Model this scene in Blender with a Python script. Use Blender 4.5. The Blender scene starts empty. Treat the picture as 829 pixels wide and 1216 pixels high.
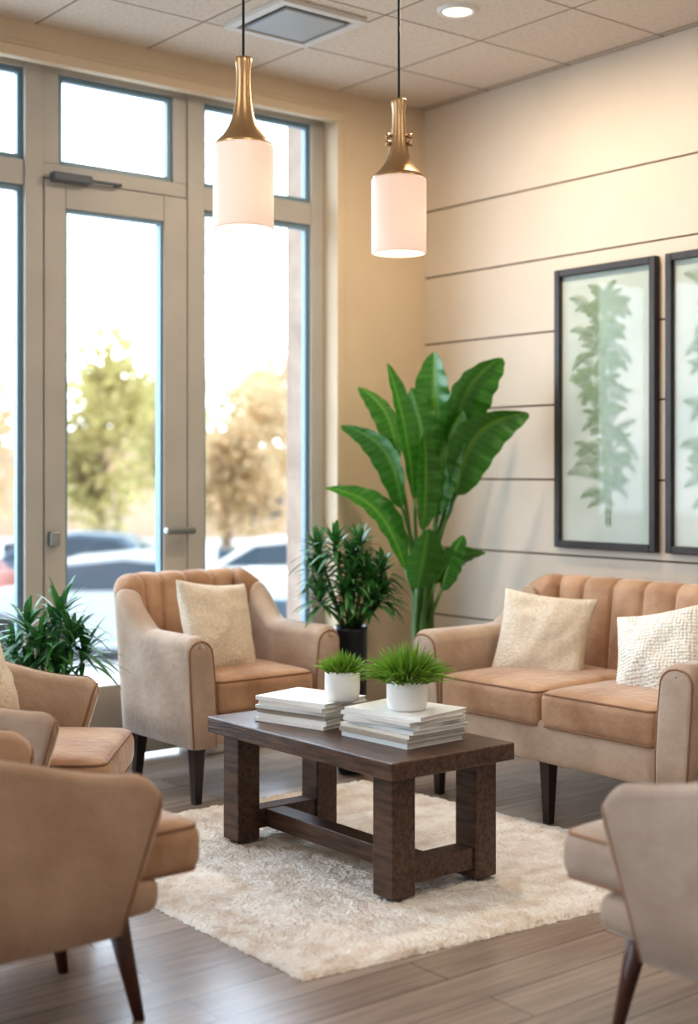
import bpy, bmesh, math, random
from mathutils import Vector, Matrix, noise
random.seed(7)
S=bpy.context.scene
COL=bpy.context.collection
FW=Vector((0.6237,0.7817,0)); RT=Vector((0.7817,-0.6237,0))
NY=4.93; EX=4.40; H=2.945

# ---------------------------------------------------------------- materials
def lin(c):
    out=[]
    for v in c:
        v=v/255.0
        out.append(v/12.92 if v<=0.04045 else ((v+0.055)/1.055)**2.4)
    return (*out,1)
def mat(name,col,rough=0.6,col2=None,scale=8,bump=0.0,bscale=60,sheen=0,metal=0,emis=None,estr=0,spec=0.5,stretch=None,detail=4,coat=0,bdist=0.01):
    m=bpy.data.materials.new(name); m.use_nodes=True
    nt=m.node_tree; b=nt.nodes['Principled BSDF']
    b.inputs['Base Color'].default_value=lin(col)
    b.inputs['Roughness'].default_value=rough
    b.inputs['Metallic'].default_value=metal
    b.inputs['Specular IOR Level'].default_value=spec
    if coat: b.inputs['Coat Weight'].default_value=coat
    if sheen:
        b.inputs['Sheen Weight'].default_value=sheen
        b.inputs['Sheen Roughness'].default_value=0.3
        b.inputs['Sheen Tint'].default_value=(1,0.95,0.90,1)
    if emis:
        b.inputs['Emission Color'].default_value=lin(emis); b.inputs['Emission Strength'].default_value=estr
    tc=nt.nodes.new('ShaderNodeTexCoord')
    src=tc.outputs['Object']
    if stretch:
        mp=nt.nodes.new('ShaderNodeMapping'); mp.inputs['Scale'].default_value=stretch
        nt.links.new(src,mp.inputs['Vector']); src=mp.outputs['Vector']
    if col2:
        n=nt.nodes.new('ShaderNodeTexNoise'); n.inputs['Scale'].default_value=scale; n.inputs['Detail'].default_value=detail
        nt.links.new(src,n.inputs['Vector'])
        r=nt.nodes.new('ShaderNodeValToRGB')
        r.color_ramp.elements[0].position=0.35; r.color_ramp.elements[1].position=0.65
        r.color_ramp.elements[0].color=lin(col); r.color_ramp.elements[1].color=lin(col2)
        nt.links.new(n.outputs['Fac'],r.inputs['Fac']); nt.links.new(r.outputs['Color'],b.inputs['Base Color'])
    if bump:
        n=nt.nodes.new('ShaderNodeTexNoise'); n.inputs['Scale'].default_value=bscale; n.inputs['Detail'].default_value=3
        nt.links.new(src,n.inputs['Vector'])
        bp=nt.nodes.new('ShaderNodeBump'); bp.inputs['Strength'].default_value=bump; bp.inputs['Distance'].default_value=bdist
        nt.links.new(n.outputs['Fac'],bp.inputs['Height']); nt.links.new(bp.outputs['Normal'],b.inputs['Normal'])
    return m

M={}
M['wall']=mat('wall_paint',(212,193,166),0.75,(207,188,161),3,0.1,120)
M['board']=mat('board_paint',(214,200,182),0.5,(209,195,177),3,0.06,90)
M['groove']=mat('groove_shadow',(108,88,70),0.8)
M['frame']=mat('window_frame_paint',(182,178,171),0.42,(177,173,166),5)
M['bead']=mat('window_bead',(116,142,156),0.35)
M['base']=mat('baseboard_paint',(220,218,214),0.5)
M['velvet']=mat('tan_velvet',(156,120,93),0.75,(190,155,126),5.0,0.4,36,sheen=0.6,spec=0.2,detail=7)
M['velvet_side']=mat('tan_velvet_window_lit',(164,141,122),0.75,(190,168,149),4,0.35,36,sheen=0.7,spec=0.2,detail=7)  # paler, greyer copy of the tan velvet; window light mixed into the colour
M['velvet_tan']=mat('tan_velvet_plain',(166,137,114),0.75,(188,160,137),4,0.35,36,sheen=0.6,spec=0.2,detail=7)
M['velvet_taupe']=mat('taupe_velvet',(142,120,103),0.75,(164,143,126),4,0.35,36,sheen=0.5,spec=0.2,detail=7)
M['piping']=mat('velvet_piping',(142,108,84),0.75,sheen=0.3,spec=0.2)
M['linen']=mat('cream_linen',(228,214,194),0.9,(216,201,180),90,0.8,150,sheen=0.2,spec=0.1)
M['legdark']=mat('espresso_wood_leg',(38,28,26),0.35,(50,36,32),12)
M['legwood']=mat('walnut_wood_leg',(82,46,32),0.35,(62,34,24),14,stretch=(8,8,1))
M['table']=mat('walnut_stained_wood',(98,72,56),0.34,(60,42,33),7,0.2,20,stretch=(11,1.1,11),detail=9)
M['ceramic']=mat('white_ceramic',(234,231,226),0.35)
M['paper']=mat('magazine_paper',(224,221,216),0.7,(200,195,188),40,0.2,200,stretch=(1,1,20))
M['soil']=mat('soil',(50,36,26),0.95,(34,26,20),40,0.5,60)
M['black']=mat('black_glaze',(24,27,32),0.3)
M['brass']=mat('brushed_brass',(186,156,120),0.36,metal=1.0)
M['cord']=mat('black_cord',(18,16,15),0.6)
M['steel']=mat('satin_metal',(150,152,152),0.35,metal=0.8)
M['closer']=mat('closer_grey',(92,98,104),0.45)
M['picframe']=mat('dark_bronze_frame',(48,40,36),0.4,(58,48,42),20)
M['trunk']=mat('bark',(166,142,120),0.9,(142,120,102),10,0.4,20)
M['asphalt']=mat('pale_asphalt',(182,187,192),0.9,(202,205,208),0.6)
M['stucco']=mat('beige_stucco',(220,198,174),0.9,(210,188,164),0.5)
M['brick']=mat('brown_brick',(160,140,124),0.9,(140,120,106),6)
M['tire']=mat('tire_rubber',(44,46,50),0.8)
M['carglass']=mat('tinted_car_glass',(72,88,102),0.1)
M['white_metal']=mat('white_enamel_metal',(214,210,204),0.4)
M['vent_panel']=mat('vent_face_panel',(172,176,176),0.4)
M['dark_gap']=mat('vent_recess',(84,80,76),0.7)

def glassmat(name,fac=0.05,tint=(1,1,1,1)):
    m=bpy.data.materials.new(name); m.use_nodes=True; nt=m.node_tree
    nt.nodes.remove(nt.nodes['Principled BSDF'])
    t=nt.nodes.new('ShaderNodeBsdfTransparent'); t.inputs['Color'].default_value=tint
    g=nt.nodes.new('ShaderNodeBsdfGlossy'); g.inputs['Roughness'].default_value=0.03
    mx=nt.nodes.new('ShaderNodeMixShader'); mx.inputs['Fac'].default_value=fac
    nt.links.new(t.outputs[0],mx.inputs[1]); nt.links.new(g.outputs[0],mx.inputs[2])
    nt.links.new(mx.outputs[0],nt.nodes['Material Output'].inputs['Surface'])
    return m
M['glass']=glassmat('clear_glass',0.04)
M['picglass']=glassmat('picture_glass',0.015)

def leafmat(name,c_edge,c_rib,rough=0.4,trans=0.25):
    m=bpy.data.materials.new(name); m.use_nodes=True; nt=m.node_tree; b=nt.nodes['Principled BSDF']
    a=nt.nodes.new('ShaderNodeAttribute'); a.attribute_name='rib'
    n=nt.nodes.new('ShaderNodeTexNoise'); n.inputs['Scale'].default_value=6
    tc=nt.nodes.new('ShaderNodeTexCoord'); nt.links.new(tc.outputs['Object'],n.inputs['Vector'])
    mx=nt.nodes.new('ShaderNodeMixRGB'); mx.inputs[1].default_value=lin(c_edge); mx.inputs[2].default_value=lin(c_rib)
    nt.links.new(a.outputs['Fac'],mx.inputs[0])
    m2=nt.nodes.new('ShaderNodeMixRGB'); m2.blend_type='MULTIPLY'; m2.inputs[0].default_value=0.6
    r=nt.nodes.new('ShaderNodeValToRGB'); r.color_ramp.elements[0].color=(0.5,0.55,0.45,1); r.color_ramp.elements[1].color=(1.3,1.25,1.1,1)
    nt.links.new(n.outputs['Fac'],r.inputs[0]); nt.links.new(mx.outputs[0],m2.inputs[1]); nt.links.new(r.outputs[0],m2.inputs[2])
    nt.links.new(m2.outputs[0],b.inputs['Base Color']); b.inputs['Roughness'].default_value=rough
    tr=nt.nodes.new('ShaderNodeBsdfTranslucent'); nt.links.new(m2.outputs[0],tr.inputs['Color'])
    ms=nt.nodes.new('ShaderNodeMixShader'); ms.inputs['Fac'].default_value=trans
    nt.links.new(b.outputs[0],ms.inputs[1]); nt.links.new(tr.outputs[0],ms.inputs[2])
    nt.links.new(ms.outputs[0],nt.nodes['Material Output'].inputs['Surface'])
    return m
M['bop']=leafmat('glossy_green_leaf',(58,118,40),(112,160,72),0.26,0.2)
M['shrub']=leafmat('dark_green_leaf',(50,102,54),(78,128,70),0.38,0.2)
M['grass']=leafmat('bright_grass',(110,150,50),(140,174,72),0.5,0.3)
M['stem']=mat('green_stem',(86,124,58),0.5,(70,108,48),6)
M['fol_y']=leafmat('olive_yellow_foliage',(202,192,138),(202,192,138),0.9,0.4)
M['fol_b']=leafmat('tan_autumn_foliage',(216,190,158),(216,190,158),0.9,0.4)
M['print']=leafmat('printed_sage_ink',(152,172,148),(144,165,138),0.9,0.0)

def pat_mats():
    m=mat('grey_oak_planks',(150,132,118),0.24); nt=m.node_tree; b=nt.nodes['Principled BSDF']
    tc=nt.nodes.new('ShaderNodeTexCoord')
    br=nt.nodes.new('ShaderNodeTexBrick'); br.inputs['Scale'].default_value=1
    br.inputs['Brick Width'].default_value=1.1; br.inputs['Row Height'].default_value=0.14
    br.inputs['Mortar Size'].default_value=0.0018; br.inputs['Mortar Smooth'].default_value=0.2
    br.inputs['Color1'].default_value=lin((164,147,134)); br.inputs['Color2'].default_value=lin((144,127,114)); br.inputs['Mortar'].default_value=lin((90,77,68))
    nt.links.new(tc.outputs['Object'],br.inputs['Vector'])
    mp=nt.nodes.new('ShaderNodeMapping'); mp.inputs['Scale'].default_value=(1.5,22,1)
    nt.links.new(tc.outputs['Object'],mp.inputs['Vector'])
    n=nt.nodes.new('ShaderNodeTexNoise'); n.inputs['Scale'].default_value=2.2; n.inputs['Detail'].default_value=8
    nt.links.new(mp.outputs[0],n.inputs['Vector'])
    r=nt.nodes.new('ShaderNodeValToRGB'); r.color_ramp.elements[0].position=0.3;r.color_ramp.elements[1].position=0.7
    r.color_ramp.elements[0].color=(0.70,0.68,0.67,1); r.color_ramp.elements[1].color=(1.1,1.1,1.1,1)
    nt.links.new(n.outputs['Fac'],r.inputs[0])
    mx=nt.nodes.new('ShaderNodeMixRGB'); mx.blend_type='MULTIPLY'; mx.inputs[0].default_value=0.9
    nt.links.new(br.outputs['Color'],mx.inputs[1]); nt.links.new(r.outputs[0],mx.inputs[2]); nt.links.new(mx.outputs[0],b.inputs['Base Color'])
    bp=nt.nodes.new('ShaderNodeBump'); bp.inputs['Strength'].default_value=0.08; bp.inputs['Distance'].default_value=0.01
    nt.links.new(n.outputs['Fac'],bp.inputs['Height']); nt.links.new(bp.outputs[0],b.inputs['Normal'])
    M['floor']=m
    m=mat('acoustic_tiles',(214,198,182),0.95); nt=m.node_tree; b=nt.nodes['Principled BSDF']
    tc=nt.nodes.new('ShaderNodeTexCoord')
    mp=nt.nodes.new('ShaderNodeMapping'); mp.inputs['Location'].default_value=(-2.87+0.5*8,-4.0+0.5*10,0)
    nt.links.new(tc.outputs['Object'],mp.inputs['Vector'])
    br=nt.nodes.new('ShaderNodeTexBrick'); br.offset=0; br.inputs['Scale'].default_value=1
    br.inputs['Brick Width'].default_value=0.5; br.inputs['Row Height'].default_value=0.5
    br.inputs['Mortar Size'].default_value=0.005; br.inputs['Mortar Smooth'].default_value=0.1
    br.inputs['Color1'].default_value=lin((218,204,188)); br.inputs['Color2'].default_value=lin((212,198,182)); br.inputs['Mortar'].default_value=lin((144,124,106))
    nt.links.new(mp.outputs[0],br.inputs['Vector'])
    n=nt.nodes.new('ShaderNodeTexNoise'); n.inputs['Scale'].default_value=55; n.inputs['Detail'].default_value=4
    nt.links.new(tc.outputs['Object'],n.inputs['Vector'])
    r=nt.nodes.new('ShaderNodeValToRGB'); r.color_ramp.elements[0].position=0.33;r.color_ramp.elements[1].position=0.5
    r.color_ramp.elements[0].color=(0.75,0.73,0.71,1); r.color_ramp.elements[1].color=(1,1,1,1)
    nt.links.new(n.outputs['Fac'],r.inputs[0])
    mx=nt.nodes.new('ShaderNodeMixRGB'); mx.blend_type='MULTIPLY'; mx.inputs[0].default_value=0.5
    nt.links.new(br.outputs['Color'],mx.inputs[1]); nt.links.new(r.outputs[0],mx.inputs[2]); nt.links.new(mx.outputs[0],b.inputs['Base Color'])
    M['ceil']=m
    m=mat('cream_shag',(238,230,220),0.95,(214,198,182),13,0.8,70,sheen=0.3,spec=0.1,bdist=0.02,detail=10)
    r=[x for x in m.node_tree.nodes if x.bl_idname=='ShaderNodeValToRGB'][0]
    r.color_ramp.elements[0].position=0.42; r.color_ramp.elements[1].position=0.68
    M['rug']=m
    M['printpaper']=mat('pale_mint_paper',(182,194,184),0.9,(204,210,200),2.2)
    m=mat('knit_wool',(232,226,214),0.95,spec=0.1); nt=m.node_tree; b=nt.nodes['Principled BSDF']
    tc=nt.nodes.new('ShaderNodeTexCoord'); 
    w=nt.nodes.new('ShaderNodeTexVoronoi'); w.inputs['Scale'].default_value=85; w.inputs['Randomness'].default_value=0.3
    nt.links.new(tc.outputs['Object'],w.inputs['Vector'])
    bp=nt.nodes.new('ShaderNodeBump'); bp.inputs['Strength'].default_value=0.9; bp.inputs['Distance'].default_value=0.009; bp.invert=True
    nt.links.new(w.outputs['Distance'],bp.inputs['Height']); nt.links.new(bp.outputs[0],b.inputs['Normal'])
    M['knit']=m
    m=bpy.data.materials.new('frosted_shade_glass'); m.use_nodes=True; nt=m.node_tree; b=nt.nodes['Principled BSDF']
    b.inputs['Base Color'].default_value=lin((236,224,216)); b.inputs['Roughness'].default_value=0.5
    b.inputs['Emission Color'].default_value=lin((255,234,218)); b.inputs['Emission Strength'].default_value=0.18
    tr=nt.nodes.new('ShaderNodeBsdfTranslucent'); tr.inputs['Color'].default_value=lin((240,226,214))
    ms=nt.nodes.new('ShaderNodeMixShader'); ms.inputs[0].default_value=0.3
    nt.links.new(b.outputs[0],ms.inputs[1]); nt.links.new(tr.outputs[0],ms.inputs[2]); nt.links.new(ms.outputs[0],nt.nodes['Material Output'].inputs['Surface'])
    M['shade']=m
    M['bulb']=mat('glowing_diffuser',(255,240,220),0.5,emis=(255,236,210),estr=3)
    M['bulb2']=mat('warm_lamp_bulb',(255,240,220),0.5,emis=(255,226,194),estr=1.2)
pat_mats()

# ---------------------------------------------------------------- helpers
def link(o,parent=None):
    COL.objects.link(o)
    if parent: o.parent=parent
    return o
def thing(name,label,cat,loc=(0,0,0),rz=0,group=None,rot=None):
    e=bpy.data.objects.new(name,None); e.empty_display_size=0.1
    e.location=loc; e.rotation_euler=rot if rot else (0,0,rz)
    e['label']=label; e['category']=cat
    if group: e['group']=group
    return link(e)
def tag(o,label=None,cat=None,group=None,kind=None):
    if label:o['label']=label
    if cat:o['category']=cat
    if group:o['group']=group
    if kind:o['kind']=kind
    return o
def mesh(name,vs,fs,m,parent=None,smooth=True,mi=None,rib=None,fixn=True,loc=None,flat=None):
    me=bpy.data.meshes.new(name); me.from_pydata([tuple(v) for v in vs],[],fs); me.update()
    if fixn:
        bm=bmesh.new(); bm.from_mesh(me); bmesh.ops.recalc_face_normals(bm,faces=bm.faces); bm.to_mesh(me); bm.free()
    ms=m if isinstance(m,(list,tuple)) else [m]
    for k in ms: me.materials.append(k)
    if mi:
        for p,i in zip(me.polygons,mi): p.material_index=i
    if smooth: me.polygons.foreach_set('use_smooth',[True]*len(me.polygons))
    if flat:
        for i in flat: me.polygons[i].use_smooth=False
    if rib:
        a=me.attributes.new('rib','FLOAT','POINT'); a.data.foreach_set('value',rib)
    o=bpy.data.objects.new(name,me)
    if loc: o.location=loc
    return link(o,parent)
def boxes(name,bl,m,parent=None,bev=0.0,segs=2,smooth=False,mi=None,loc=None):
    bm=bmesh.new(); cnt=[]
    for k,(a,b) in enumerate(bl):
        c=[(a[i]+b[i])/2 for i in range(3)]; s=[abs(b[i]-a[i]) for i in range(3)]
        r=bmesh.ops.create_cube(bm,size=1,matrix=Matrix.Translation(c)@Matrix.Diagonal((*s,1)))
        vs=r['verts']; fs=list({f for v in vs for f in v.link_faces})
        if mi:
            for f in fs: f.material_index=mi[k]
        if bev:
            es=list({e for v in vs for e in v.link_edges})
            bmesh.ops.bevel(bm,geom=es,offset=min(bev,min(s)*0.45),segments=segs,affect='EDGES',profile=0.5)
    me=bpy.data.meshes.new(name); bm.to_mesh(me); bm.free()
    for k in (m if isinstance(m,(list,tuple)) else [m]): me.materials.append(k)
    if smooth: me.polygons.foreach_set('use_smooth',[True]*len(me.polygons))
    o=bpy.data.objects.new(name,me)
    if loc:o.location=loc
    return link(o,parent)
def lathe(name,prof,m,parent=None,segs=40,loc=None,cap=False):
    vs=[];fs=[]
    for r,z in prof:
        for i in range(segs):
            a=2*math.pi*i/segs; vs.append((r*math.cos(a),r*math.sin(a),z))
    for j in range(len(prof)-1):
        for i in range(segs):
            i2=(i+1)%segs
            fs.append((j*segs+i,j*segs+i2,(j+1)*segs+i2,(j+1)*segs+i))
    if cap:
        fs.append(tuple(range(segs-1,-1,-1))); fs.append(tuple((len(prof)-1)*segs+i for i in range(segs)))
    return mesh(name,vs,fs,m,parent,loc=loc)
class MB:
    def __init__(s): s.v=[];s.f=[];s.r=[]
    def leaf(s,base,d,nrm,L,W,droop=0.3,fold=0.2,n=8,shape=0.8,ripple=0.0,wide=1,pw=0.75,side=0.0):
        d=d.normalized(); side0=d.cross(nrm)
        if side0.length<1e-3: side0=d.cross(Vector((1,0.3,0)))
        side0.normalize(); up=side0.cross(d).normalized()
        b0=len(s.v); cols=2*wide+1
        for i in range(n+1):
            t=i/n
            c=base+d*(L*t)+Vector((0,0,-1))*(droop*L*t*t)+side0*(side*L*math.sin(math.pi*t))
            w=W*0.5*max(0.0,math.sin(math.pi*min(1,t)**shape))**pw
            if t in(0,1): w=W*0.02
            for j in range(-wide,wide+1):
                q=j/wide
                p=c+side0*(w*q)+up*(fold*w*abs(q)+ripple*w*math.sin(t*38+q*2)*abs(q))
                s.v.append(p); s.r.append(1.0 if j==0 else (0.25 if (i%2) else 0.0))
        for i in range(n):
            for j in range(cols-1):
                a=b0+i*cols+j; s.f.append((a,a+1,a+1+cols,a+cols))
    def tube(s,pts,rad,k=7,closed=False):
        b0=len(s.v); n=len(pts)
        for i,p in enumerate(pts):
            if closed: t=pts[(i+1)%n]-pts[i-1]
            elif i<n-1: t=(pts[i+1]-p)
            else: t=p-pts[i-1]
            t.normalize(); a=t.cross(Vector((0.31,0.95,0.02)) if not closed else Vector((0,0,1)))
            if a.length<1e-3: a=t.cross(Vector((1,0,0)))
            a.normalize(); b=t.cross(a); r=rad[i] if isinstance(rad,(list,tuple)) else rad
            for j in range(k):
                an=2*math.pi*j/k; s.v.append(p+a*(r*math.cos(an))+b*(r*math.sin(an))); s.r.append(0.5)
        m=n if closed else n-1
        for i in range(m):
            i1=(i+1)%n
            for j in range(k):
                j2=(j+1)%k; s.f.append((b0+i*k+j,b0+i*k+j2,b0+i1*k+j2,b0+i1*k+j))
        if not closed:
            s.f.append(tuple(b0+j for j in range(k))); s.f.append(tuple(b0+(n-1)*k+j for j in range(k-1,-1,-1)))
    def make(s,name,m,parent=None,fix=False,smooth=True):
        return mesh(name,s.v,s.f,m,parent,smooth=smooth,rib=s.r,fixn=fix)
def rbox(name,size,r,m,parent=None,crown=0.0,crownb=0.0,cuts=14,loc=(0,0,0),rot=None,pipe=False):
    bm=bmesh.new(); bmesh.ops.create_cube(bm,size=2)
    bmesh.ops.subdivide_edges(bm,edges=bm.edges[:],cuts=cuts,use_grid_fill=True)
    h=Vector(size)/2
    rr=min(r,min(h)*0.98)
    for v in bm.verts:
        t=[math.copysign(1-(1-min(1,abs(c)))**1.7,c) for c in v.co]
        p=Vector((t[0]*h.x,t[1]*h.y,t[2]*h.z))
        q=Vector([max(-(h[i]-rr),min(h[i]-rr,p[i])) for i in range(3)])
        e=p-q
        if e.length>1e-6: p=q+e.normalized()*rr
        k=(1-t[0]**2)*(1-t[1]**2)
        if t[2]>0: p.z+=crown*k**0.6*t[2]+0.004*k*noise.noise(p*9)
        else: p.z+=crownb*k*t[2]
        v.co=p
    me=bpy.data.meshes.new(name); bm.to_mesh(me); bm.free(); me.materials.append(m)
    me.polygons.foreach_set('use_smooth',[True]*len(me.polygons))
    o=bpy.data.objects.new(name,me); o.location=loc
    if rot:o.rotation_euler=rot
    link(o,parent)
    if pipe:
        ins=rr*0.27; hx=h.x-ins; hy=h.y-ins; rc=rr*0.8; b=MB()
        for sz in(1,-1):
            pts=[]
            for cx,cy,a0 in((hx-rc,hy-rc,0),(-hx+rc,hy-rc,90),(-hx+rc,-hy+rc,180),(hx-rc,-hy+rc,270)):
                for i in range(6):
                    a=math.radians(a0+i*18); pts.append(Vector((cx+rc*math.cos(a),cy+rc*math.sin(a),sz*(h.z-ins))))
            b.tube(pts,0.0045,8,closed=True)
        b.make('piping',M['piping'],o,fix=True)
    return o

# ---------------------------------------------------------------- upholstered shells
def shell(root,W,D,t,ah,bh,zb,rc,channels,slant,leanb,leana,mv,ms,rise=0.45,amp=0.022,front_r=0.02,hr=0.04,pipe=True):
    hw=W/2; hd=D/2; La=D-rc; Lc=math.pi*rc/2; Lb=W-2*rc; T=2*La+2*Lc+Lb
    def P(u):
        if u<La: return Vector((-hw,-hd+u,0)),Vector((-1,0,0))
        u2=u-La
        if u2<Lc:
            a=u2/rc; return Vector((-hw+rc-rc*math.cos(a),hd-rc+rc*math.sin(a),0)),Vector((-math.cos(a),math.sin(a),0))
        u3=u2-Lc
        if u3<Lb: return Vector((-hw+rc+u3,hd,0)),Vector((0,1,0))
        p,n=P(T-u); return Vector((-p.x,p.y,0)),Vector((-n.x,n.y,0))
    def ss(x): x=max(0,min(1,x)); return x*x*(3-2*x)
    u_b0=La+Lc*0.2; u_b1=T-u_b0
    def section(u):
        um=min(u,T-u)
        p,n=P(u)
        k=ss((um-La*rise)/(La*(1-rise)+Lc*0.6))
        Hh=ah+(bh-ah)*k
        lean=leana+(leanb-leana)*k
        e=front_r; kk=1.0
        if um<e: kk=math.sqrt(max(0,1-(1-um/e)**2))
        if um<hr: Hh-=hr*(1-math.sqrt(max(0,1-(1-um/hr)**2)))
        tt=t*(1-0.05*k)
        sh=(1-kk)*min(front_r,t*0.2)
        rr=min(tt*0.5,0.045)
        prof=[(0,zb),(0,zb+(Hh-zb)*0.3),(0,zb+(Hh-zb)*0.6)]
        for a in range(0,7):
            an=math.pi/2*a/6; prof.append((-rr+rr*math.cos(an),Hh-rr+rr*math.sin(an)))
        prof.append((-tt/2,Hh+0.002))
        for a in range(0,7):
            an=math.pi/2*a/6; prof.append((-tt+rr-rr*math.sin(an),Hh-rr+rr*math.cos(an)))
        for f in(0.6,0.3,0): prof.append((-tt,zb+(Hh-zb)*f))
        out=[]; inb=channels and u_b0-0.001<=u<=u_b1+0.001
        wch=0
        if inb:
            ph=(u-u_b0)/(u_b1-u_b0)*channels
            wch=abs(math.sin(math.pi*ph))**0.38
        for i,(o,z) in enumerate(prof):
            f=(z-zb)/(Hh-zb)
            ln=lean*max(0,f)**1.3
            bul=0.006*math.sin(math.pi*min(1,max(0,f)))
            oo=o+ln
            if i>10: oo-=bul
            else: oo+=bul*0.6
            if inb and f>0.25:
                q=max(0,min(1,(i-6)/5))
                oo+=(0.5*amp-amp*wch)*q
                if 5<i<16: z+=(amp*(wch-0.8))*min(1,q+0.3)*0.3
            if i>10: oo+=sh
            elif i<10: oo-=sh
            v=p+n*oo; v.z=z
            wf=ss(1-um/(La*0.8))
            v.y+=slant*(1-f)*wf
            out.append(v)
        return out
    def piece(name,u0,u1,n,m):
        vs=[];fs=[]
        us=[u0+(u1-u0)*i/n for i in range(n+1)]
        fr=[front_r*x for x in(0,.08,.2,.4,.7,1.0)]+[hr*x for x in(.3,.45,.65,.8,1.0)]
        fr=sorted(fr)
        lim=max(fr)+0.004
        if u0==0: us=fr+[x for x in us if x>lim]
        if abs(u1-T)<1e-6: us=[x for x in us if x<T-lim]+[T-x for x in reversed(fr)]
        for u in us:
            s=section(u); k=len(s); vs+=s
        for i in range(len(us)-1):
            for j in range(k):
                j2=(j+1)%k; fs.append((i*k+j,i*k+j2,(i+1)*k+j2,(i+1)*k+j))
        for b in(0,(len(us)-1)*k):
            for j in range(10):
                i1=(b+j,b+j+1,b+k-2-j,b+k-1-j)
                if j==9: i1=(b+9,b+10,b+11)
                fs.append(i1)
        o=mesh(name,vs,fs,m,root)
        if pipe and name=='armrest':
            s=section(front_r*0.35 if u0==0 else T-front_r*0.35)
            pb=MB(); pb.tube([v.copy() for v in s],0.004,6)
            pb.make('piping',M['piping'],o,fix=True)
        return o
    piece('armrest',0,u_b0,46,ms)
    piece('backrest',u_b0,u_b1,max(60,channels*20),mv)
    piece('armrest',u_b1,T,46,ms)

def leg(root,x,y,z,rt,rb,dx,dy,m,square=False,name='leg'):
    vs=[];fs=[];k=4 if square else 16
    prof=[(0,rt),(0.5,(rt+rb)/2*0.98),(1,rb)]
    for f,r in prof:
        for i in range(k):
            a=2*math.pi*i/k+(math.pi/4 if square else 0)
            rr=r*(1.3 if square else 1)
            vs.append((x+dx*f+rr*math.cos(a),y+dy*f+rr*math.sin(a),z*(1-f)))
    for j in range(2):
        for i in range(k):
            i2=(i+1)%k; fs.append((j*k+i,j*k+i2,(j+1)*k+i2,(j+1)*k+i))
    fs.append(tuple(range(k))); fs.append(tuple(2*k+i for i in range(k)))
    return mesh(name,vs,fs,m,root,smooth=not square)

def armchair_tufted(loc,rz,label):
    r=thing('armchair',label,'armchair',loc,rz,'tan velvet lounge seating')
    W,D,t=0.645,0.62,0.102
    shell(r,W,D,t,0.61,0.80,0.21,0.15,6,0.0,0.04,0.02,M['velvet'],M['velvet_side'],rise=0.66,amp=0.034)
    rbox('seat_base',(W-2*t+0.02,D-0.1,0.16),0.015,M['velvet_side'],r,loc=(0,-0.03,0.29),cuts=6)
    rbox('seat_cushion',(W-2*t+0.0,D-0.12,0.125),0.03,M['velvet'],r,crown=0.02,loc=(0,-0.06,0.385),pipe=True)
    for sx in(-1,1):
        leg(r,sx*(W/2-0.055),-D/2+0.07,0.215,0.026,0.015,0,-0.0,M['legdark'],True)
        leg(r,sx*(W/2-0.09),D/2-0.09,0.215,0.026,0.015,0,0.03,M['legdark'],True)
    return r
def armchair_plain(loc,rz,label,W=0.62,D=0.60,bh=0.68,legm='legwood',pro=0.14,ah=0.57,mc='velvet',ms='velvet_side',lf=0.02,zb=0.23,slant=0.09,hr=0.08,rc=0.25):
    r=thing('armchair',label,'armchair',loc,rz,'tan velvet lounge seating')
    t=0.05
    shell(r,W,D,t,ah,bh,zb,rc,0,slant,0.045,0.02,M[ms],M[ms],rise=0.1,front_r=0.02,hr=hr)
    rbox('seat_base',(W-2*t+0.01,D+pro-0.17,0.09),0.04,M[ms],r,loc=(0,-pro/2+0.025,zb+0.05),cuts=8)
    rbox('seat_cushion',(W-2*t-0.005,D+pro-0.08,0.115),0.04,M[mc],r,crown=0.018,loc=(0,-pro/2-0.04,0.373),pipe=True)
    for sx in(-1,1):
        leg(r,sx*(W/2-0.15),-D/2-lf+0.05,zb+0.01,0.027,0.013,sx*0.02,-0.05,M[legm])
        leg(r,sx*(W/2-0.13),D/2-0.1,zb+0.01,0.027,0.013,sx*0.02,0.05,M[legm])
    return r
def sofa(loc,rz):
    r=thing('sofa','tan velvet two-seat sofa with channel-tufted back against panelled wall','sofa',loc,rz,None)
    W,D,t=1.24,0.72,0.125
    shell(r,W,D,t,0.61,0.79,0.21,0.17,9,0.0,0.05,0.025,M['velvet'],M['velvet_side'],rise=0.66,amp=0.036)
    rbox('seat_base',(W-2*t+0.02,D-0.1,0.15),0.015,M['velvet_side'],r,loc=(0,-0.03,0.285),cuts=6)
    cw=(W-2*t)/2
    for sx in(-1,1):
        rbox('seat_cushion',(cw-0.006,D-0.14,0.125),0.03,M['velvet'],r,crown=0.022,loc=(sx*cw/2,-0.065,0.395),pipe=True)
    for x in(-0.55,0.0,0.55):
        leg(r,x,-D/2+0.06,0.215,0.024,0.014,0,0,M['legdark'],True)
        leg(r,x,D/2-0.08,0.215,0.024,0.014,0,0.02,M['legdark'],True)
    return r

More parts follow.
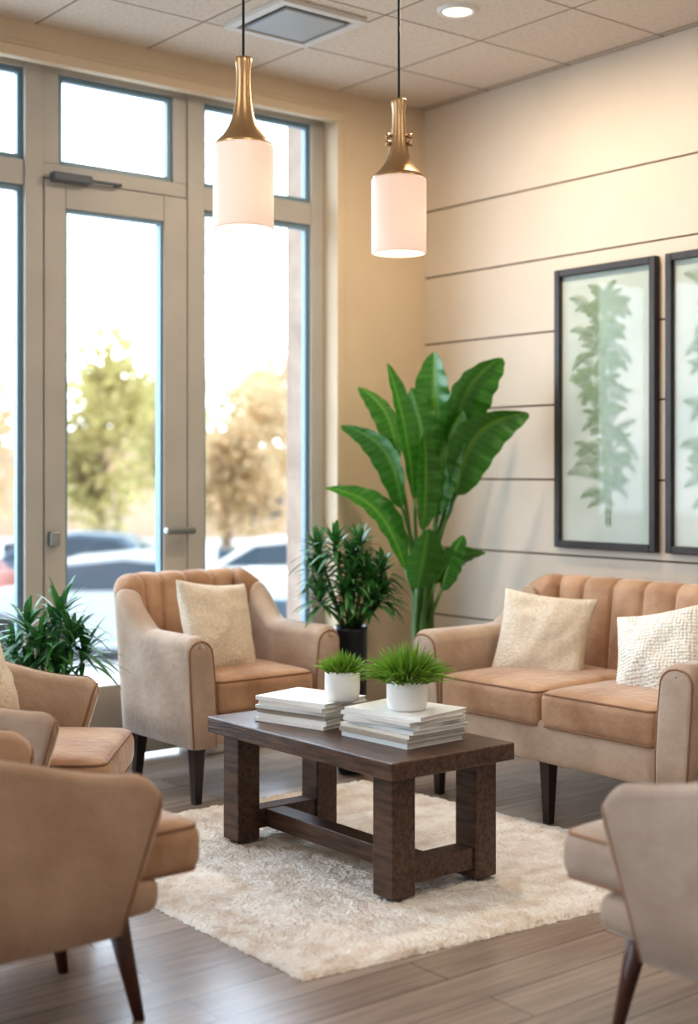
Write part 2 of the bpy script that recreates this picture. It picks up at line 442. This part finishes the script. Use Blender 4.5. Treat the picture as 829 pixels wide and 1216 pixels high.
def pillow(loc,rot,s,T,m,label,seed=0):
    r=thing('throw_pillow',label,'cushion',loc,0,'throw pillows on the seats',rot=rot)
    n=28; vs=[];fs=[]
    for side in(1,-1):
        for i in range(n+1):
            for j in range(n+1):
                u=-1+2*i/n; v=-1+2*j/n
                u=math.sin(u*math.pi/2); v=math.sin(v*math.pi/2)
                x=s/2*u*(1-0.09*(1-v*v)); z=s/2*v*(1-0.09*(1-u*u))
                th=T/2*(max(0,(1-u*u)*(1-v*v)))**0.42
                th*=1+0.3*noise.noise(Vector((x*9+seed,z*9,side)))
                th*=1+0.18*noise.noise(Vector((x*22+seed,z*22,side)))
                vs.append((x,side*th*-1,z))
    N=(n+1)*(n+1)
    for sd in range(2):
        for i in range(n):
            for j in range(n):
                a=sd*N+i*(n+1)+j; fs.append((a,a+1,a+n+2,a+n+1))
    o=mesh('pillow_cover',vs,fs,m,r)
    bm=bmesh.new(); bm.from_mesh(o.data); bmesh.ops.remove_doubles(bm,verts=bm.verts,dist=0.0005); bmesh.ops.recalc_face_normals(bm,faces=bm.faces); bm.to_mesh(o.data); bm.free()
    return r

# ---------------------------------------------------------------- room
def st(o): o['kind']='structure'; return o
st(boxes('floor',[((-1.2,-1.2,-0.1),(EX+0.15,NY+0.2,0))],M['floor']))
st(boxes('ceiling',[((-1.2,-1.2,H),(EX+0.15,NY+0.2,H+0.1))],M['ceil']))
st(boxes('wall_north',[((3.861,NY,0),(EX+0.15,NY+0.2,H)),((1.2,NY,2.83),(3.861,NY+0.2,H)),((-1.2,NY,0),(1.2,NY+0.2,H))],M['wall']))
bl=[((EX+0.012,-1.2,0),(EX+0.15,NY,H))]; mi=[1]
zs=[0.0,0.2,0.52,0.84,1.165,1.49,1.81,2.13,2.448,H]
for a,b in zip(zs[:-1],zs[1:]):
    bl.append(((EX,-1.2,a+0.004),(EX+0.014,NY,b-0.004))); mi.append(0)
st(boxes('wall_east',bl,[M['board'],M['groove']],mi=mi))
st(boxes('baseboard_east',[((EX-0.012,-1.2,0),(EX,NY,0.1))],M['base'],bev=0.003))
st(boxes('baseboard_north',[((3.90,NY-0.012,0),(EX-0.012,NY,0.1))],M['base'],bev=0.003))
st(boxes('trim_1',[((1.2,NY-0.02,2.80),(3.895,NY+0.03,2.845)),((3.855,NY-0.015,0),(3.895,NY-0.001,2.80)),((1.2,NY-0.006,2.845),(3.9,NY,2.87))],M['wall'],bev=0.004))
y0,y1=5.03,5.10
g=[((1.2,y0,2.335),(2.37,y1,2.435)),((2.37,y0-0.01,0),(2.447,y1,2.83)),((2.447,y0,2.375),(3.121,y1,2.435)),
   ((3.121,y0-0.01,0),(3.205,y1,2.83)),((3.205,y0,2.335),(3.79,y1,2.435)),((3.79,y0-0.003,0),(3.861,y1,2.83)),
   ((1.2,y0+0.002,2.80),(2.37,y1,2.83)),((2.447,y0+0.002,2.80),(3.121,y1,2.83)),((3.205,y0+0.002,2.80),(3.79,y1,2.83)),
   ((1.26,y0,0.0),(2.37,y1,0.3)),((3.205,y0,0),(3.79,y1,0.3)),((1.2,y0-0.004,0),(1.26,y1,2.83)),
   ((2.447,y0,2.435),(2.52,y1,2.8)),((3.055,y0,2.435),(3.121,y1,2.8))]
st(boxes('trim_2',g,M['frame'],bev=0.003))
st(boxes('trim_3',[((1.2,NY-0.03,0),(2.44,y0-0.011,0.12)),((3.13,NY-0.03,0),(3.855,y0-0.011,0.12))],M['base'],bev=0.006))
def pane(nm,x0,x1,z0,z1,w=0.022,y=5.045):
    o=boxes(nm,[((x0,y,z0),(x0+w,y+.03,z1)),((x1-w,y,z0),(x1,y+.03,z1)),((x0+w,y,z0),(x1-w,y+.03,z0+w)),((x0+w,y,z1-w),(x1-w,y+.03,z1))],M['bead'],bev=0.002)
    st(o)
    gl=boxes('glass_pane',[((x0+w,y+.012,z0+w),(x1-w,y+.016,z1-w))],M['glass'],o); return o
pane('window_1',1.26,2.37,0.3,2.335); pane('window_2',1.26,2.37,2.435,2.80)
pane('window_3',2.52,3.055,2.435,2.80); pane('window_4',3.205,3.79,2.435,2.80); pane('window_5',3.205,3.79,0.3,2.335)
d=st(boxes('door_1',[((2.452,y0-0.012,0.02),(2.545,y1-0.01,2.37)),((3.002,y0-0.012,0.02),(3.116,y1-0.01,2.37)),((2.545,y0-0.012,2.26),(3.002,y1-0.01,2.37)),((2.545,y0-0.012,0.02),(3.002,y1-0.01,0.32))],M['frame'],bev=0.004))
boxes('glass_pane',[((2.545,5.055,0.32),(3.002,5.06,2.26))],M['glass'],d)
boxes('glazing_bead',[((2.545,5.03,0.32),(2.557,5.07,2.26)),((2.99,5.03,0.32),(3.002,5.07,2.26)),((2.557,5.03,2.248),(2.99,5.07,2.26))],M['bead'],d)
boxes('door_closer',[((2.47,4.965,2.36),(2.64,5.016,2.395)),((2.64,4.975,2.37),(2.78,4.99,2.383)),((2.76,4.975,2.37),(2.78,5.02,2.383))],M['closer'],d,bev=0.006)
boxes('door_handle',[((2.98,4.955,0.935),(3.125,4.985,0.965)),((2.995,4.975,0.94),(3.012,5.018,0.96)),((3.09,4.975,0.94),(3.107,5.018,0.96))],M['steel'],d,bev=0.008)
boxes('door_lock',[((2.465,4.985,0.90),(2.505,5.018,0.96))],M['steel'],d,bev=0.006)

# ---------------------------------------------------------------- ceiling fixtures
v=thing('ceiling_vent','white square metal air diffuser set in the tiled ceiling','vent',(3.14,4.27,H-0.02))
def ring(a,b,z0,z1): return [((-b,-b,z0),(b,-a,z1)),((-b,a,z0),(b,b,z1)),((-b,-a,z0),(-a,a,z1)),((a,-a,z0),(b,a,z1))]
boxes('vent_frame',ring(0.165,0.2,0.0,0.02),M['white_metal'],v,bev=0.003)
boxes('vent_recess',[((-0.165,-0.165,0.012),(0.165,0.165,0.0195))],M['dark_gap'],v)
boxes('vent_panel',[((-0.138,-0.138,-0.002),(0.138,0.138,0.012))],M['vent_panel'],v,bev=0.004)
dl=thing('recessed_downlight','round white recessed ceiling light, switched on','ceiling light',(3.545,3.786,H-0.012))
lathe('light_trim',[(0.055,0.012),(0.055,0.004),(0.062,0.0),(0.075,0.003),(0.078,0.012)],M['white_metal'],dl)
lathe('light_diffuser',[(0.001,0.006),(0.055,0.006),(0.055,0.011)],M['bulb'],dl)

def pendant(x,y,z,label):
    r=thing('pendant_light',label,'pendant light',(x,y,z),0,'brass and white glass pendants')
    hc=H-z
    lathe('lamp_shade',[(0.088,0.0),(0.092,0.001),(0.0935,0.005),(0.0935,0.247),(0.0925,0.252),(0.088,0.255),(0.03,0.256),(0.03,0.252),(0.086,0.250),(0.0885,0.24),(0.0885,0.006),(0.088,0.0)],M['shade'],r,segs=64)
    lathe('brass_neck',[(0.088,0.2555),(0.0875,0.262),(0.08,0.270),(0.062,0.288),(0.046,0.312),(0.034,0.345),(0.026,0.39),(0.0225,0.44),(0.022,0.48),(0.025,0.505),(0.027,0.52),(0.025,0.525),(0.006,0.527)],M['brass'],r,segs=48)
    lathe('cord',[(0.004,0.525),(0.004,hc-0.02)],M['cord'],r,segs=10)
    lathe('ceiling_canopy',[(0.004,hc-0.03),(0.05,hc-0.025),(0.055,hc-0.001)],M['brass'],r,segs=32)
    lathe('light_bulb',[(0.001,0.08),(0.02,0.085),(0.03,0.11),(0.02,0.15),(0.013,0.18),(0.013,0.252)],M['bulb2'],r,segs=20)
    L=bpy.data.lights.new('pendant_glow','POINT'); L.energy=0.8; L.color=(1,0.84,0.68); L.shadow_soft_size=0.03
    o=bpy.data.objects.new('pendant_glow',L); o.location=(x+0.045,y,z+0.10); COL.objects.link(o)
    return r
pendant(2.366,3.485,1.945,'brass-necked pendant light with white glass drum shade on black cord')
p2=pendant(3.033,3.529,1.94,'brass-necked pendant light with white drum shade and small side knobs')
m_=MB(); 
for z in(0.375,0.40):
    m_.tube([Vector((-0.034,0.0,z)),Vector((0.034,0.0,z))],[0.006,0.006],10)
    for sx in(-1,1): m_.tube([Vector((sx*0.032,0,z)),Vector((sx*0.046,0,z))],[0.010,0.009],12)
k=m_.make('side_knobs',M['brass'],p2,fix=True); k.rotation_euler=(0,0,math.radians(-38))

# ---------------------------------------------------------------- furniture
armchair_tufted((2.915,4.44,0),0,'tan velvet tub armchair with channel-tufted back, beside the glass door')
armchair_plain((1.584,3.685,0),math.radians(52),'tan velvet armchair with cream pillow, beside a leafy floor plant',pro=0.12,ah=0.575,hr=0.05,rc=0.2)
armchair_plain((1.19,2.81,0),math.radians(90),'tan velvet armchair with tapered walnut legs, turned side-on',pro=0.145,ah=0.572,ms='velvet_tan',zb=0.24)
armchair_plain((2.46,1.56,0),math.radians(180),'taupe velvet armchair with walnut legs, facing the rug',pro=0.18,ah=0.575,mc='velvet_taupe',ms='velvet_taupe',lf=0.075,zb=0.225)
sofa((3.74,3.22,0),math.radians(-90))

pillow((2.87,4.40,0.60),(math.radians(-18),math.radians(6),math.radians(12)),0.37,0.14,M['linen'],'cream woven throw pillow on the tufted armchair')
pillow((3.74,3.53,0.575),(math.radians(-22),math.radians(5),math.radians(-62)),0.36,0.14,M['linen'],'cream woven throw pillow on the sofa',3)
pillow((3.72,2.97,0.57),(math.radians(-24),math.radians(-12),math.radians(-78)),0.34,0.14,M['knit'],'white knitted throw pillow by the sofa arm',6)
pillow((1.655,3.775,0.585),(math.radians(-18),math.radians(0),math.radians(45)),0.31,0.12,M['linen'],'cream throw pillow on the angled armchair',9)

t=thing('coffee_table','dark walnut rectangular coffee table with chunky legs on rug','table',(2.63,3.275,0.022))
hx,hy=0.235,0.46; th=0.41-0.022
boxes('tabletop',[((-hx,-hy,th-0.05),(hx,hy,th))],M['table'],t,bev=0.004)
lx,ly=hx-0.035,hy-0.04; w=0.085
for sx in(-1,1):
    for sy in(-1,1):
        a=(sx*lx-(w if sx>0 else 0),sy*ly-(w if sy>0 else 0),0)
        boxes('leg',[(a,(a[0]+w,a[1]+w,th-0.05))],M['table'],t,bev=0.004)
for sy in(-1,1):
    yc=sy*(ly-w/2)
    boxes('end_rail',[((-lx+w,yc-0.034,0.03),(lx-w,yc+0.034,0.092))],M['table'],t,bev=0.003)
boxes('centre_rail',[((-0.085,-ly+w/2+0.034,0.032),(-0.015,ly-w/2-0.034,0.09))],M['table'],t,bev=0.003)

tz=0.411
covs=[(234,231,226),(218,213,206),(196,186,172),(238,235,230),(212,214,212),(222,212,198),(168,156,142),(230,226,220)]
cm=[mat('magazine_cover',c,0.35) for c in covs]
def stack(cx,cy,rz,n,hs,size,grp):
    z=tz
    for i in range(n):
        h=hs*random.uniform(0.8,1.2)
        sx=size[0]*random.uniform(0.93,1.0); sy=size[1]*random.uniform(0.93,1.0)
        r=thing('magazine','pale-covered magazine in a neat pile on the coffee table','magazine',(cx+random.uniform(-.008,.008),cy+random.uniform(-.008,.008),z),rz+random.uniform(-.09,.09),grp)
        boxes('pages',[((-sx/2+0.002,-sy/2+0.003,0.0018),(sx/2-0.003,sy/2-0.003,h-0.0018))],M['paper'],r)
        boxes('cover',[((-sx/2,-sy/2,0),(sx/2,sy/2,0.0018)),((-sx/2,-sy/2,h-0.0018),(sx/2,sy/2,h)),((-sx/2,-sy/2,0.0018),(-sx/2+0.002,sy/2,h-0.0018))],cm[0] if i==n-1 else random.choice(cm),r)
        z+=h+0.0006
    return z
z1=stack(2.61,3.46,0.25,6,0.0125,(0.22,0.29),'magazines in the pile on the table')
z2=stack(2.66,3.07,0.12,7,0.0125,(0.24,0.30),'magazines in the pile on the table')

def potgrass(loc,rp,hp,spread,hg,label,n=420):
    r=thing('potted_grass',label,'potted plant',loc,0,'small grass pots on the table')
    lathe('pot',[(0.001,0),(rp*0.86,0),(rp*0.93,0.006),(rp,hp*0.35),(rp,hp-0.004),(rp*0.985,hp),(rp*0.94,hp-0.002),(rp*0.93,hp-0.014),(0.001,hp-0.014)],M['ceramic'],r)
    b=MB()
    for i in range(n):
        a=random.uniform(0,6.283); q=math.sqrt(random.random())
        base=Vector((math.cos(a)*q*rp*0.85,math.sin(a)*q*rp*0.85,hp-0.016))
        tilt=q*0.85+random.uniform(-.25,.25)
        dr=Vector((math.cos(a)*math.sin(tilt)*spread,math.sin(a)*math.sin(tilt)*spread,math.cos(tilt)))
        b.leaf(base,dr,Vector((random.uniform(-1,1),random.uniform(-1,1),0.2)),hg*random.uniform(0.7,1.15),0.0048,droop=0.45*q+0.08,fold=0.1,n=5,shape=0.6)
    b.make('grass_blades',M['grass'],r)
    lathe('soil',[(0.001,hp-0.011),(rp*0.92,hp-0.012)],M['soil'],r,segs=20)
potgrass((2.635,3.335,z1),0.055,0.092,0.55,0.092,'small white pot of short green grass on magazines',560)
potgrass((2.645,3.04,z2),0.061,0.088,0.8,0.15,'white ceramic pot of arching green grass on magazines',950)

# ---------------------------------------------------------------- rug
def rug():
    A,B,C,D=[Vector(p) for p in((1.92,2.58,0),(3.46,2.42,0),(3.34,4.10,0),(1.93,4.12,0))]
    n=230; vs=[];fs=[]
    for i in range(n+1):
        for j in range(n+1):
            u=i/n; v=j/n
            p=(A*(1-u)+B*u)*(1-v)+(D*(1-u)+C*u)*v
            e=min(u,1-u,v,1-v)
            edge=min(1,e*n/3)
            z=0.013*edge**0.5+0.006*edge*noise.noise(p*26)+random.uniform(-.0024,.0024)*edge
            if e<=0: p=p+Vector((random.uniform(-.004,.004),random.uniform(-.004,.004),0)); z=0.001
            vs.append((p.x+random.uniform(-.002,.002),p.y+random.uniform(-.002,.002),max(0.001,z)))
    for i in range(n):
        for j in range(n):
            a=i*(n+1)+j; fs.append((a,a+n+1,a+n+2,a+1))
    o=mesh('rug',vs,fs,M['rug'],fixn=False)
    tag(o,'cream and peach shaggy area rug under the coffee table','rug')
rug()

# ---------------------------------------------------------------- plants
def bop():
    r=thing('bird_of_paradise_plant','tall broad-leaved bird of paradise plant in the corner','potted plant',(3.93,4.42,0))
    lathe('pot',[(0.001,0),(0.10,0),(0.11,0.01),(0.135,0.36),(0.135,0.38),(0.12,0.38),(0.118,0.35),(0.001,0.35)],M['black'],r)
    lathe('soil',[(0.001,0.356),(0.119,0.356)],M['soil'],r,segs=20)
    tab=[(-.153,1.66,-.036,1.08,.11,-.10,.03),(.054,1.72,.09,1.22,.18,.02,-.02),(.345,1.69,.127,1.25,.21,0.0,-.10),(.447,1.45,.145,1.10,.20,-.08,-.13),
         (-.35,1.40,-.084,1.04,.13,.05,.13),(-.272,1.57,-.10,1.25,.11,.08,.08),(-.418,1.13,-.073,.78,.14,-.06,.12),(.264,.855,.054,.72,.11,-.1,-.08),
         (0.02,.96,-.02,.70,.15,-.16,0),(-.047,1.56,.018,1.12,.15,-.02,.03),(.17,.93,.08,.69,.11,-.12,-.05),(.30,1.60,.18,1.25,.16,.08,-.08),
         (.17,1.46,.06,1.02,.16,-.08,-.06),(.0,1.36,.0,.95,.12,-.13,.03),(.33,1.36,.10,.98,.13,.05,-.10)]
    lv=MB(); stm=MB()
    for k,(ta,tzz,ba,bz,w,dd,sd) in enumerate(tab):
        b=RT*ba+FW*(dd*0.4)+Vector((0,0,bz)); e=RT*ta+FW*dd+Vector((0,0,tzz))
        dv=e-b; L=dv.length
        out=1.0 if abs(ta)>0.25 else 0.4
        droop=0.38*out
        d2=(dv+Vector((0,0,droop*L)))/L
        nrm=-FW*1.0+RT*random.uniform(-1.1,1.1)+Vector((0,0,0.5+random.uniform(-.1,.5)))
        d2n=d2.length
        lv.leaf(b,d2,nrm,L*d2n,w*1.1,droop=droop/d2n,fold=0.4*random.choice((1,-1,1)),n=30,shape=0.85,ripple=0.07,wide=5,pw=0.62,side=sd)
        root=Vector((random.uniform(-.05,.05),random.uniform(-.05,.05),0.34))
        pts=[]
        for i in range(9):
            q=i/8
            mid=root.lerp(b,q); mid-=(RT*(ba*0.35))*math.sin(math.pi*q)*0.8
            pts.append(mid)
        stm.tube(pts,[0.014-0.007*i/8 for i in range(9)],8)
    lv.make('leaves',M['bop'],r); stm.make('stems',M['stem'],r,fix=True)
bop()
def rosette(lv,c,up,n,L,W,sp):
    for i in range(n):
        a=i*2.399+random.uniform(-.3,.3); q=(i+1)/n
        tilt=0.2+1.35*q*sp
        side=Vector((math.cos(a),math.sin(a),0))
        dr=side*math.sin(tilt)+up*math.cos(tilt)
        lv.leaf(c+up*(0.05*(1-q)-0.02),dr,Vector((0,0,1))+side*0.1,L*random.uniform(.75,1.15),W*random.uniform(.8,1.2),droop=0.3+0.35*q,fold=0.15,n=7,shape=0.75)
def shrub(name,label,loc,pot,stems,L,W,n=20):
    r=thing(name,label,'potted plant',loc)
    rp,hp=pot
    lathe('pot',[(0.001,0),(rp*0.8,0),(rp*0.84,0.01),(rp,hp-0.02),(rp,hp),(rp*0.9,hp),(rp*0.88,hp-0.02),(0.001,hp-0.02)],M['black'],r)
    lathe('soil',[(0.001,hp-0.015),(rp*0.89,hp-0.015)],M['soil'],r,segs=20)
    lv=MB(); sm=MB()
    for (a,dd,z) in stems:
        c=RT*a+FW*dd+Vector((0,0,z)); b=Vector((a*0.2,dd*0.2,hp-0.02))
        sm.tube([b,b.lerp(c,0.5)+Vector((0,0,0.01)),c],[0.008,0.007,0.005],7)
        up=(Vector((0,0,1))+RT*a*1.8+FW*dd*1.5).normalized()
        rosette(lv,c,up,n,L,W,1.0)
    lv.make('leaves',M['shrub'],r); sm.make('stems',M['stem'],r,fix=True)
shrub('potted_dracaena','bushy dark green houseplant in a tall black planter',(3.41,4.26,0),(0.066,0.585),
      [(-.12,0,.78),(0,.03,.83),(.08,-.03,.74),(-.02,-.08,.70),(-.13,.05,.87),(.03,.06,.88),(.12,.03,.78),(-.06,-.03,.89),(.09,-.08,.68),(-.12,-.06,.68),(.0,-.05,.76),(.05,.0,.78),(.12,-.02,.69)],0.14,0.023,36)
shrub('potted_palm','dark green strappy floor plant beside the glazed wall',(2.22,4.50,0),(0.12,0.32),
      [(-.08,0,.62),(.03,.03,.66),(.08,-.03,.58),(-.02,-.06,.55),(.0,.08,.60),(-.13,.02,.52),(.11,.04,.52),(.04,-.06,.48),(-.06,-.05,.45)],0.19,0.022,34)

# ---------------------------------------------------------------- pictures
def picture(yc,seed):
    rnd=random.Random(seed)
    r=thing('framed_print','tall dark-framed botanical print in pale sage on panelled wall','picture',(EX-0.001,yc,1.47),0,'framed botanical prints')
    hw,hh=0.272,0.595; f=0.03
    boxes('picture_frame',[((-0.032,-hw,-hh),(0,-hw+f,hh)),((-0.032,hw-f,-hh),(0,hw,hh)),((-0.032,-hw+f,-hh),(0,hw-f,-hh+f)),((-0.032,-hw+f,hh-f),(0,hw-f,hh))],M['picframe'],r,bev=0.003)
    boxes('print_paper',[((-0.010,-hw+f,-hh+f),(-0.002,hw-f,hh-f))],M['printpaper'],r)
    b=MB(); N=Vector((-1,0,0))
    lim=hw-f-0.015; limz=hh-f-0.015
    def lf(y,z,a,ll,w):
        if abs(y+math.cos(a)*ll)<lim and abs(z+math.sin(a)*ll)<limz and abs(y)<lim:
            b.leaf(Vector((-0.0122-rnd.random()*0.0012,y,z)),Vector((0,math.cos(a),math.sin(a))),N,ll,w,droop=0,fold=0,n=3)
    def frond(y,z,an,L):
        n=12; sg=1 if math.cos(an)>=0 else -1
        py,pz=y,z; a=an
        for i in range(n):
            q=i/n; a=an-sg*1.0*q*q
            lf(py,pz,a,L/n*1.3,0.003)
            for s in(-1,1):
                aa=a+s*(0.85-0.35*q)
                lf(py,pz,aa,L*0.22*math.sin(math.pi*(0.15+0.8*q)),0.004)
            py+=math.cos(a)*L/n; pz+=math.sin(a)*L/n
    tr=[]
    for i in range(24):
        z=-0.5+i*0.041; y=0.015*math.sin(z*5+seed)
        tr.append((y,z))
        if i<23: lf(y-0.010,z,1.5,0.055,0.016); lf(y+0.010,z,1.62,0.055,0.016)
    for i in range(120):
        y,z=tr[3+(i*20)//120]
        y+=rnd.uniform(-.06,.06)
        an=(rnd.uniform(-.4,1.3) if i%2 else rnd.uniform(1.85,3.55))
        frond(y,z+rnd.uniform(-.02,.02),an,rnd.uniform(0.08,0.19))
    for i in range(16): frond(tr[-1][0],tr[-1][1]-0.04,0.1+i*0.2,rnd.uniform(0.08,0.15))
    b.make('printed_foliage',M['print'],r)
    boxes('glass_pane',[((-0.018,-hw+f,-hh+f),(-0.016,hw-f,hh-f))],M['picglass'],r)
picture(3.785,1); picture(3.19,2)

# ---------------------------------------------------------------- outside
GZ=-1.4
def CW(X,d,z=GZ): 
    v=FW*d+RT*X; return (v.x,v.y,z)
g=boxes('ground',[((-60,5.25,GZ-0.1),(70,90,GZ))],M['asphalt']); st(g)
def car(X,d,rz,col,label):
    r=thing('car',label,'car',CW(X,d),rz,'parked cars outside')
    pm=mat('car_paint',col,0.3,coat=0.6)
    body=[(-2.2,.35),(-2.25,.6),(-2.15,.82),(-1.2,.95),(0.2,.97),(1.3,.95),(2.0,.9),(2.2,.7),(2.2,.35),(1.8,.25),(-1.8,.25)]
    cab=[(-1.3,.93),(-0.55,1.38),(0.3,1.46),(1.1,1.4),(1.75,.95)]
    def ext(nm,pl,ws,m,zc=0.9):
        vs=[];fs=[];k=len(pl); 
        for (w,s) in ws:
            for x,z in pl: vs.append((x*s,w*(1-0.18*max(0,z-zc)/0.55),z if z<1.3 or s==1 else z-0.03))
        for i in range(len(ws)-1):
            for j in range(k):
                j2=(j+1)%k; fs.append((i*k+j,i*k+j2,(i+1)*k+j2,(i+1)*k+j))
        fs.append(tuple(range(k))); fs.append(tuple((len(ws)-1)*k+j for j in range(k)))
        return mesh(nm,vs,fs,m,r,smooth=False)
    ext('car_body',body,[(-.88,.96),(-.8,1),(.8,1),(.88,.96)],pm)
    ext('car_cabin',cab,[(-.76,.97),(-.7,1),(.7,1),(.76,.97)],pm)
    win=[(-1.12,.97),(-0.52,1.33),(0.3,1.40),(1.0,1.34),(1.5,.98)]
    ext('car_window',win,[(-.79,.97),(.79,.97)],M['carglass'])
    boxes('rear_window',[((-1.16,-0.62,1.0),(-0.75,0.62,1.24))],M['carglass'],r,bev=0.02)
    boxes('windshield',[((1.25,-0.62,1.0),(1.56,0.62,1.2))],M['carglass'],r,bev=0.02)
    for x in(-1.4,1.4):
        for y in(-.84,.84):
            w=lathe('wheel',[(0.02,-.1),(.2,-.11),(.32,-.09),(.33,0),(.32,.09),(.2,.11),(0.02,.1)],M['tire'],r,segs=24,loc=(x,y,.33)); w.rotation_euler=(math.pi/2,0,0)
aim=math.radians(-38.6)
car(-0.75,15.8,aim+1.2,(106,132,148),'blue-grey hatchback parked outside the windows')
car(-3.4,19.5,aim+0.0,(190,201,210),'pale silver sedan parked outside the door')
car(-1.2,24.5,aim+0.1,(240,240,238),'white sedan parked outside the windows')
car(-5.4,26.5,aim+0.0,(98,120,140),'dark blue sedan parked outside the door')
car(-7.0,22.0,aim+1.3,(190,120,104),'faded red car parked outside the glass')
def tree(X,d,h,cr,m,label,n=1500,blobs=9,bare=False,seed=0):
    rnd=random.Random(seed)
    r=thing('tree',label,'tree',CW(X,d),0,'trees beyond the parking area')
    t=MB(); b=MB()
    t.tube([Vector((0,0,0)),Vector((.05,.03,h*.25)),Vector((-.03,.05,h*.5)),Vector((.05,0,h*.8))],[.16,.13,.1,.04],9)
    cs=[]
    for i in range(blobs):
        a=rnd.uniform(0,6.28); q=rnd.uniform(.2,1)*cr
        c=Vector((math.cos(a)*q,math.sin(a)*q,h*rnd.uniform(.34,.92)))
        cs.append(c); s=Vector((0,0,h*rnd.uniform(.25,.5)))
        t.tube([s,s.lerp(c,.5)+Vector((0,0,.1)),c],[.06,.04,.012],6)
        for k in range(4 if bare else 1):
            e=c+Vector((rnd.uniform(-1,1),rnd.uniform(-1,1),rnd.uniform(0,1)))*cr*.5
            t.tube([s.lerp(c,.7),e],[.025,.008],5)
    for i in range(n):
        c=rnd.choice(cs); p=c+Vector([max(-1.5,min(1.5,rnd.gauss(0,.9))) for _ in range(3)])*cr*.34
        b.leaf(p,Vector((rnd.uniform(-1,1),rnd.uniform(-1,1),rnd.uniform(-1,1))),Vector((rnd.uniform(-1,1),rnd.uniform(-1,1),rnd.uniform(-1,1))),.24,.18,0.1,0,n=2)
    t.make('trunk',M['trunk'],r,fix=True)
    if n: b.make('foliage',m,r)
tree(-5.5,30,5.7,1.15,M['fol_y'],'small olive-yellow leafy tree outside',1800,13,seed=1)
tree(-5.1,38,5.6,1.25,M['fol_y'],'small rounded yellow-green tree outside',1700,12,seed=2)
tree(-2.8,31,4.5,1.1,M['fol_b'],'tan autumn tree outside',1600,12,seed=3)
tree(-1.2,38,6.6,1.3,M['fol_b'],'pale russet autumn tree beside the building outside',1700,13,seed=4)
tree(-8.9,29,8.5,1.3,M['fol_b'],'tall sparse autumn tree outside',600,13,True,seed=5)
tree(-10.9,39,6,1.4,M['fol_b'],'tan leafy tree outside',1600,10,seed=6)
tree(-7.8,46,8.0,1.5,M['fol_b'],'pale tan tree in front of the building outside',1500,12,seed=8)
tree(-3.3,46,7.6,1.5,M['fol_y'],'pale olive tree in front of the building outside',1500,12,seed=9)
b=thing('building','low beige commercial building across the parking area','building',CW(-6,54),aim)
boxes('building_walls',[((-14,0,0),(9,6,3.3)),((-14.2,-.2,3.3),(9.2,6,3.6)),((-3,-.6,0),(1,0,4.2))],M['stucco'],b)
for x in(-12,-9.5,-7,2,4.4,6.8): boxes('building_window',[((x,-.05,.8),(x+1.4,.0,2.2))],M['carglass'],b)
c_=boxes('brick_column',[((4.17,5.45,GZ),(4.37,5.75,3.4))],M['brick'],bev=0.01); tag(c_,'brown brick porch column just outside the window','column')

# ---------------------------------------------------------------- lights
def area(nm,loc,size,e,col,rot=(0,0,0),shape='DISK',spread=None):
    L=bpy.data.lights.new(nm,'AREA'); L.shape=shape; L.size=size; L.energy=e; L.color=col
    if spread: L.spread=spread
    o=bpy.data.objects.new(nm,L); o.location=loc; o.rotation_euler=rot; COL.objects.link(o); return o
area('downlight_lamp',(3.545,3.786,H-0.02),0.1,21,(1,.81,.60))
for x,y in((2.0,2.2),(3.6,2.0),(1.0,3.6),(2.6,0.6)):
    area('ambient_ceiling_fill',(x,y,H-0.02),0.25,8.0,(1,.90,.78))  # unseen lights added under the ceiling for warm ambient fill
L=bpy.data.lights.new('sun','SUN'); L.energy=3.0; L.angle=0.03; L.color=(1,.95,.88)
o=bpy.data.objects.new('sun',L); o.rotation_euler=(math.radians(30),0,math.radians(8)); COL.objects.link(o)

W=bpy.data.worlds.new('sky'); S.world=W; W.use_nodes=True; nt=W.node_tree; bg=nt.nodes['Background']
tc=nt.nodes.new('ShaderNodeTexCoord'); sp=nt.nodes.new('ShaderNodeSeparateXYZ'); nt.links.new(tc.outputs['Generated'],sp.inputs[0])
mr=nt.nodes.new('ShaderNodeMapRange'); mr.inputs['From Min'].default_value=-0.2; mr.inputs['From Max'].default_value=0.5
nt.links.new(sp.outputs['Y'],mr.inputs['Value'])
mx=nt.nodes.new('ShaderNodeMixRGB'); mx.inputs[1].default_value=(0.46,0.455,0.45,1); mx.inputs[2].default_value=(5.6,6.9,8.3,1)
nt.links.new(mr.outputs[0],mx.inputs[0]); nt.links.new(mx.outputs[0],bg.inputs['Color']); bg.inputs['Strength'].default_value=1.0

# ---------------------------------------------------------------- camera
cd=bpy.data.cameras.new('camera'); cam=bpy.data.objects.new('camera',cd); COL.objects.link(cam)
cam.location=(0,0,1.2); cam.rotation_euler=(math.pi/2,0,math.radians(-38.59))
cd.sensor_fit='VERTICAL'; cd.sensor_height=36; cd.sensor_width=24.54; cd.lens=48.08; cd.shift_y=-0.0395
cd.dof.use_dof=True; cd.dof.focus_distance=4.2; cd.dof.aperture_fstop=1.6; cd.clip_start=0.05
S.camera=cam
S.view_settings.view_transform='Standard'
for lk in ('Medium High Contrast','Standard - Medium High Contrast'):
    try:
        S.view_settings.look=lk; print('LOOK',lk); break
    except Exception as ex: print('look fail',ex)
